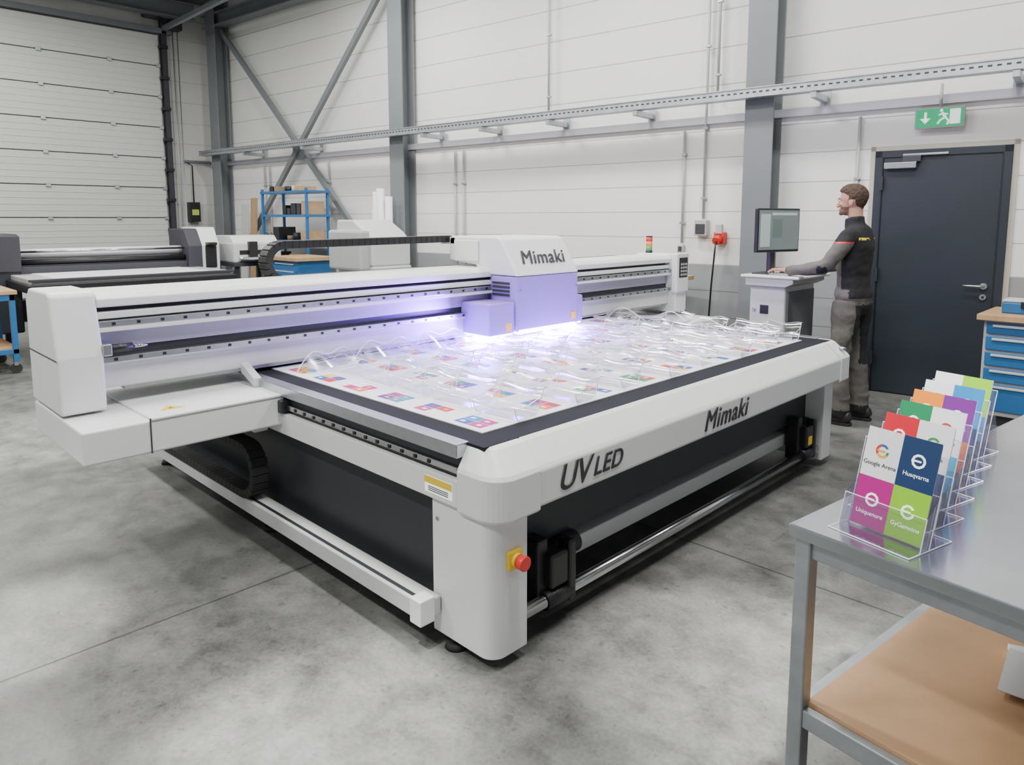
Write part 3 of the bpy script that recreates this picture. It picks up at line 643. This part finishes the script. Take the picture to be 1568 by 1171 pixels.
cm={'w':(.82,.82,.83),'navy':(.01,.035,.11),'mag':(.42,.005,.20),'lime':(.26,.58,.01),'red':(.60,.01,.03),'green':(.005,.22,.08),'org':(.85,.24,.01),'pur':(.17,.02,.24),'blue':(.01,.22,.52),'cyan':(.01,.36,.55),'rust':(.58,.13,.03)}
CMm={k:mat('card_'+k,v,.35,noise=.02) for k,v in cm.items()}; CL=list(CMm)
specs=[('w','navy','mag','lime'),('red','w','mag','navy'),('green','w','blue','cyan'),('org','pur','navy','rust'),('w','blue','rust','navy'),('w','lime','navy','blue')]
for i,sp in enumerate(specs):
    ox=-.475-.012*i; oy=1.655+.158*i
    G=Obj('brochure_holder',(ox,oy,.8502),math.radians(-15),True)
    w=.088; tilt=math.radians(15); Rm=RX(-tilt)
    bm=bmesh.new()
    bmbox(bm,-w-.006,w+.006,-.06,.10,0,.003)
    bmbox(bm,-w-.006,w+.006,.012,.015,.003,.20,RX(-tilt),(0,.012,.003))
    bmbox(bm,-w-.006,w+.006,-.022,-.019,.003,.075,RX(-tilt),(0,-.02,.003))
    for sx in (-w-.006,w+.003):
        A=[(sx,-.02,.003),(sx,.014,.003),(sx,.040,.10),(sx,.003,.075)]
        B=[(sx+.003,*p[1:]) for p in A]; a=[bm.verts.new(p) for p in A]; b=[bm.verts.new(p) for p in B]
        for q in range(4): bm.faces.new((a[q],a[(q+1)%4],b[(q+1)%4],b[q]))
        bm.faces.new(a[::-1]); bm.faces.new(b)
    bmbox(bm,-w-.006,w+.006,.09,.093,.003,.12,RX(tilt*.9),(0,.09,.003))
    G.add('acrylic_stand',bm,ACR2)
    be=bmesh.new(); W_=w+.006
    for y0,z in ((.0135,.198),(-.0205,.073)):
        p=Vector((0,y0,.003))+RX(-tilt)@Vector((0,0,z)); edge(be,[(-W_,y0,.003),(-W_,p.y,p.z),(W_,p.y,p.z),(W_,y0,.003)],.0012)
    edge(be,[(-W_,-.06,.002),(W_,-.06,.002),(W_,.10,.002),(-W_,.10,.002),(-W_,-.06,.002)],.0014)
    G.add('stand_edges',be,EDGE)
    bm=bmesh.new(); H=.225; base=(0,.002,.006)
    def q(x0,x1,z0,z1,y,mi):
        vs=bmbox(bm,x0,x1,y-.0004,y,z0,z1,Rm,base)
        for f in set(f for v in vs for f in v.link_faces): f.material_index=mi
    q(-.083,.083,.006,.006+H,.004,0)
    m4=[CL.index(c) for c in sp]
    q(-.083,0,.006+H/2,.006+H,.0015,m4[0]); q(0,.083,.006+H/2,.006+H,.0015,m4[1]); q(-.083,0,.006,.006+H/2,.0015,m4[2]); q(0,.083,.006,.006+H/2,.0015,m4[3])
    G.add('brochure',bm,[CMm[c] for c in CL])
    names=[('Google Arena','Husqvarna'),('Uniquenure','GyGamnine')] if i==0 else [('Alpenco','Nordwerk'),('Ventura','Solara')]
    bm=bmesh.new()
    for a_ in range(2):
        for b_ in range(2):
            cxx=-.0415+.083*b_; zz=.006+H*.78-H/2*a_
            dark=(sp[a_*2+b_]=='w'); mi=0 if not dark else [3,4,2][i%3]
            n=10
            for k_ in range(n):
                if k_==0 and (i+a_+b_)%2==0: continue
                t0=2*math.pi*k_/n; t1=2*math.pi*(k_+.97)/n; r0,r1=.0105,.016
                vs=[bm.verts.new(Rm@(Vector((cxx+math.cos(t)*r,.0005,zz+math.sin(t)*r))-Vector(base))+Vector(base)) for t,r in ((t0,r0),(t0,r1),(t1,r1),(t1,r0))]
                f=bm.faces.new(vs); f.material_index=(1+(k_//3)%4 if (dark and i==0) else mi)
            vs=bmbox(bm,cxx-.012,cxx+.006,.0,.0008,zz-.002,zz+.002,Rm,base)
            for f in set(f for v in vs for f in v.link_faces): f.material_index=mi
            lp=Rm@(Vector((cxx,.0006,zz-.036))-Vector(base))+Vector(base)
            G.text('logo_caption',names[a_][b_],lp,basis((1,0,0),Rm@Vector((0,0,1))),.0135,(INK if dark else SIGNW),ext=.0002,align='CENTER')
    G.add('logo_marks',bm,[SIGNW,PM[2],PM[0],PM[1],PM[3]])

# ---------------------------------------------------------------- right drawer cabinet
G=Obj('drawer_workbench',(-.4,6.55,0))
G.box('worktop',-1.24,.9,6.22,6.86,.80,.845,WOOD,.004)
G.box('cabinet_shell',-1.20,.86,6.28,6.84,.08,.80,LGREY,.004); G.box('plinth',-1.16,.8,6.32,6.8,0,.08,DARK)
for i,(z0,z1) in enumerate([(.70,.78),(.58,.68),(.46,.56),(.34,.44),(.12,.32)]):
    for j in range(3):
        x=-1.18+.68*j; G.box(f'drawer_{i}_{j}',x,x+.65,6.262,6.28,z0,z1,BLUE,.004); G.box(f'drawer_grip_{i}_{j}',x+.04,x+.61,6.250,6.262,z1-.028,z1-.010,WHITE2,.003)
G=Obj('tool_box',(-.95,6.5,.845)); G.box('case',-1.12,-.82,6.40,6.62,.8455,.93,BLUE,.01); G.box('lid',-1.12,-.82,6.40,6.62,.93,.95,WHITE2,.008); G.box('latch',-1.0,-.94,6.385,6.40,.89,.94,BLACK)

# ---------------------------------------------------------------- background machines and furniture
G=Obj('roll_laminator',(-9.9,2.9,0))
G.box('end_housing_near',-10.35,-9.7,1.35,1.85,.25,1.38,DARK,.02); G.box('end_cap_near',-10.3,-9.68,1.55,1.86,.95,1.36,BEDM,.01)
G.prism('end_housing_far',[(-9.7,.6),(-9.7,1.2),(-9.85,1.44),(-10.35,1.44),(-10.4,.6)],'y',3.90,4.15,WHITE,.015)
G.prism('end_frame_far',[(-9.66,.6),(-9.66,1.2),(-9.82,1.42),(-10.33,1.42),(-10.38,.6)],'y',3.72,3.90,BEDM,.015)
G.box('far_panel',-9.70,-9.68,3.95,4.1,.9,1.2,BLACK,.01)
G.cyl('media_roll',(-9.95,1.85,1.14),(-9.95,3.78,1.14),.060,SHEET,28); G.cyl('steel_roller',(-9.8,1.85,1.05),(-9.8,3.78,1.05),.035,BLACK); G.cyl('rear_roller',(-10.22,1.85,1.12),(-10.22,3.78,1.12),.05,BLACK)
G.cyl('guide_bar',(-9.82,1.85,1.17),(-9.82,3.78,1.17),.012,STEEL); G.box('roller_trough',-10.1,-9.72,1.85,3.78,.92,1.0,BEDM)
G.box('feed_bed',-9.75,-8.7,1.75,3.85,.86,.92,LGREY,.01); G.box('feed_bed_frame',-9.78,-8.66,1.70,3.90,.78,.87,BLACK,.01)
G.box('feed_rim',-8.72,-8.66,1.72,3.88,.90,.925,BEDM)
G.box('media_sheet',-9.7,-8.75,1.95,3.6,.92,.927,SHEET,0)
G.boxes('legs',[(x,x+.07,y,y+.07,0,.82) for x in (-10.3,-8.8) for y in (1.75,3.75)],BLACK,.004); G.box('cross_beam',-10.2,-9.9,1.8,3.8,.35,.6,BEDM)
G.box('control_handle',-9.72,-9.6,3.96,4.08,1.2,1.24,BLACK,.01)
G=Obj('desktop_cutter',(-9.9,4.62,0))
G.box('body',-10.3,-9.6,4.3,5.0,.95,1.22,WHITE2,.02); G.prism('hood',[(-9.62,1.2),(-9.75,1.32),(-10.2,1.32),(-10.3,1.2)],'y',4.32,4.98,WHITE,.01); G.box('slot',-9.605,-9.595,4.38,4.92,1.06,1.12,BLACK,0)
G.box('cutting_head',-9.62,-9.54,4.5,4.62,1.02,1.24,BLACK,.01); G.cyl('roller',(-9.56,4.36,1.0),(-9.56,4.96,1.0),.03,STEEL)
G.box('stand_top',-10.3,-9.55,4.28,5.02,.90,.95,BEDM); G.boxes('legs',[(x,x+.05,y,y+.05,0,.9) for x in (-10.25,-9.65) for y in (4.32,4.92)],DARK)
G.box('output_tray',-9.6,-9.35,4.4,4.9,1.0,1.02,LGREY)
G=Obj('tool_cart',(-8.9,1.2,0))
G.box('worktop',-9.35,-8.52,.75,1.58,.80,.84,WOOD,.004); G.box('lower_shelf',-9.3,-8.56,.8,1.55,.24,.27,WOOD,.003)
G.boxes('frame',[(x,x+.05,y,y+.05,.12,.80) for x in (-9.33,-8.58) for y in (.77,1.51)]+[(-9.33,-8.53,.77,.81,.74,.80),(-8.58,-8.53,.77,1.56,.74,.80),(-9.33,-8.53,1.52,1.56,.74,.80),(-8.58,-8.53,.77,1.56,.2,.25),(-9.33,-8.53,1.52,1.56,.2,.25)],BLUE,.003)
for i,(x,y) in enumerate([(-9.3,.8),(-8.56,.8),(-9.3,1.53),(-8.56,1.53)]):
    G.cyl(f'caster_{i}',(x-.018,y,.05),(x+.018,y,.05),.05,RUB); G.box(f'caster_fork_{i}',x-.025,x+.025,y-.02,y+.02,.08,.13,ALU)
G.box('parts_bin',-9.1,-8.75,1.0,1.35,.271,.40,ORG,.008); G.box('tool_box',-9.2,-8.8,.9,1.3,.841,.92,WHITE2,.01); G.box('tape_gun',-8.7,-8.6,1.2,1.4,.841,.88,BLACK,.01)
G=Obj('storage_shelf',(-10.0,5.45,0),WA,True)
G.boxes('uprights',[(x,x+.035,y,y+.035,0,2.0) for x in (-.58,.54) for y in (-.2,.17)],BLUE,.003)
G.boxes('shelves',[(-.6,.6,-.2,.22,z,z+.035) for z in (.3,.8,1.2,1.58,1.93)],BLUE,.003)
cc=[CARD,WHITE2,BLACK,BEDM,WOOD,LGREY,DARK,mat('tan_box',(.28,.2,.12),.7,noise=.05)]
for k,z in enumerate((.335,.835,1.235,1.615,1.965)):
    x=-.52
    while x<.40:
        w=random.uniform(.06,.18); h=random.uniform(.06,.22 if z<1.9 else .10)
        if random.random()<.9: 
            if random.random()<.6: G.box('carton',x,x+w,-.15,.15,z,z+h,random.choice(cc),.005)
            else: G.cyl('can',(x+w/2,0,z),(x+w/2,0,z+h),min(w,.12)/2,random.choice(cc))
        x+=w+.03
G=Obj('tool_chest',(-8.9,4.9,0)); G.box('top',-9.25,-8.45,4.6,5.2,1.0,1.05,WOOD); G.box('body',-9.2,-8.5,4.65,5.15,.1,1.0,BLUE,.006); G.boxes('drawer_grips',[(-9.1,-8.6,4.635,4.65,z,z+.015) for z in (.3,.5,.7,.85,.95)],WHITE2); G.box('plinth',-9.15,-8.55,4.7,5.1,0,.1,BLACK)
G.boxes('drawer_fronts',[(-9.17,-8.53,4.64,4.652,z,z+.13) for z in (.15,.30,.45,.60,.75)],BLUE,.003)
G=Obj('wide_format_printer',(-7.3,5.1,0))
G.prism('hood',[(-6.95,1.0),(-6.95,1.3),(-7.08,1.40),(-7.35,1.54),(-7.70,1.54),(-7.75,1.0)],'y',4.75,5.30,WHITE2,.02)
G.box('side_pod',-7.70,-7.0,4.62,4.76,.95,1.42,LGREY,.03)
G.box('base',-7.75,-6.93,4.75,5.30,.55,1.0,WHITE2,.02); G.box('slot',-6.935,-6.92,4.8,5.25,.9,.94,BLACK)
G.boxes('legs',[(x,x+.08,y,y+.08,0,.55) for x in (-7.65,-7.1) for y in (4.82,5.2)],DARK); G.box('output_table',-6.94,-6.6,4.8,5.25,.88,.9,LGREY)
G=Obj('material_rolls',(-8.15,5.75,0))
for i,(x,y,r,h) in enumerate([(-8.28,5.74,.05,1.92),(-8.15,5.72,.055,1.96),(-8.02,5.76,.05,1.85),(-8.40,5.80,.045,1.7)]): G.cyl(f'roll_{i}',(x,y,0),(x,y,h),r,SHEET,24); G.cyl(f'core_{i}',(x,y,h),(x,y,h+.003),r*.5,CARD)
G=Obj('leaning_board',(-11.6,5.4,0)); G.box('panel_brown',-11.65,-11.45,5.50,5.53,0.01,1.9,CARD,rot=RX(-.05)); G.box('panel_white',-11.90,-11.65,5.45,5.48,0.01,1.8,WHITE2,rot=RX(-.05))
G=Obj('bench_machine',(-4.0,6.0,0)); G.box('cabinet',-4.4,-3.75,5.9,6.3,.05,.95,BEDM,.01); G.box('top',-4.45,-3.7,5.85,6.35,.95,.99,WOOD); G.boxes('feet',[(x,x+.05,y,y+.05,0,.05) for x in (-4.35,-3.85) for y in (5.95,6.2)],BLACK)

# ---------------------------------------------------------------- lights
def area(name,loc,rot,sx,sy,e,col=(1,1,1)):
    l=D.lights.new(name,'AREA'); l.shape='RECTANGLE'; l.size=sx; l.size_y=sy; l.energy=e; l.color=col
    o=D.objects.new(name,l); SC.collection.objects.link(o); o.location=loc; o.rotation_euler=rot; return o
LEDM=mat('led_diffuser',(.9,.9,.9),.5,noise=.01,emit=(1,.99,.96),estr=5)
for x in (-11,-7.6,-4.3,-.9):
    for y in (-1.8,1.6,4.6):
        if x==-11 and y>4: continue
        G=Obj('highbay_light',(x,y,5.0)); G.box('housing',x-.75,x+.75,y-.14,y+.14,5.01,5.08,LGREY); G.box('diffuser',x-.73,x+.73,y-.12,y+.12,5.0,5.01,LEDM,0)
        G.cyls('hanger_wires',[((x-.6,y,5.08),(x-.6,y,5.34),.004),((x+.6,y,5.08),(x+.6,y,5.34),.004)],GALV)
        area('ceiling_lamp',(x,y,4.99),(0,0,0),1.5,.3,165 if x>-11 else 110,(1,.985,.955))
def spot(loc,tgt,e,ang,blend=.55):  # unseen spot lamps, added to lay bright patches on the floor
    l=D.lights.new('floor_patch_spot','SPOT'); l.energy=e; l.spot_size=math.radians(ang); l.spot_blend=blend; l.shadow_soft_size=.12; l.use_square=True; l.color=(1,.985,.95)
    o=D.objects.new('floor_patch_spot',l); SC.collection.objects.link(o); o.location=loc; d=Vector(tgt)-Vector(loc); o.rotation_euler=d.to_track_quat('-Z','Y').to_euler()
spot((-2.6,-.6,4.9),(-3.15,.45,0),3400,10); spot((-1.2,-.6,4.9),(-1.80,1.0,0),3600,12); spot((.3,2.4,4.9),(-1.00,2.2,0),2800,15); spot((-6.5,-1,4.9),(-6.0,.9,0),2000,20)
area('uv_led_lamp',(-3.27,3.09,.815),(0,0,0),.2,.2,55,(.28,.09,1)); area('uv_led_lamp',(-3.09,3.5,.86),(0,math.radians(-25),0),.06,.55,75,(.28,.09,1)); area('uv_led_lamp',(-3.28,3.87,.815),(0,0,0),.2,.1,32,(.28,.09,1))
area('uv_led_lamp',(-3.14,2.93,.90),(math.radians(-75),0,0),.2,.08,40,(.25,.07,1))
W=D.worlds.new('world'); SC.world=W; W.use_nodes=True; W.node_tree.nodes['Background'].inputs[0].default_value=(.93,.96,1,1); W.node_tree.nodes['Background'].inputs[1].default_value=.42
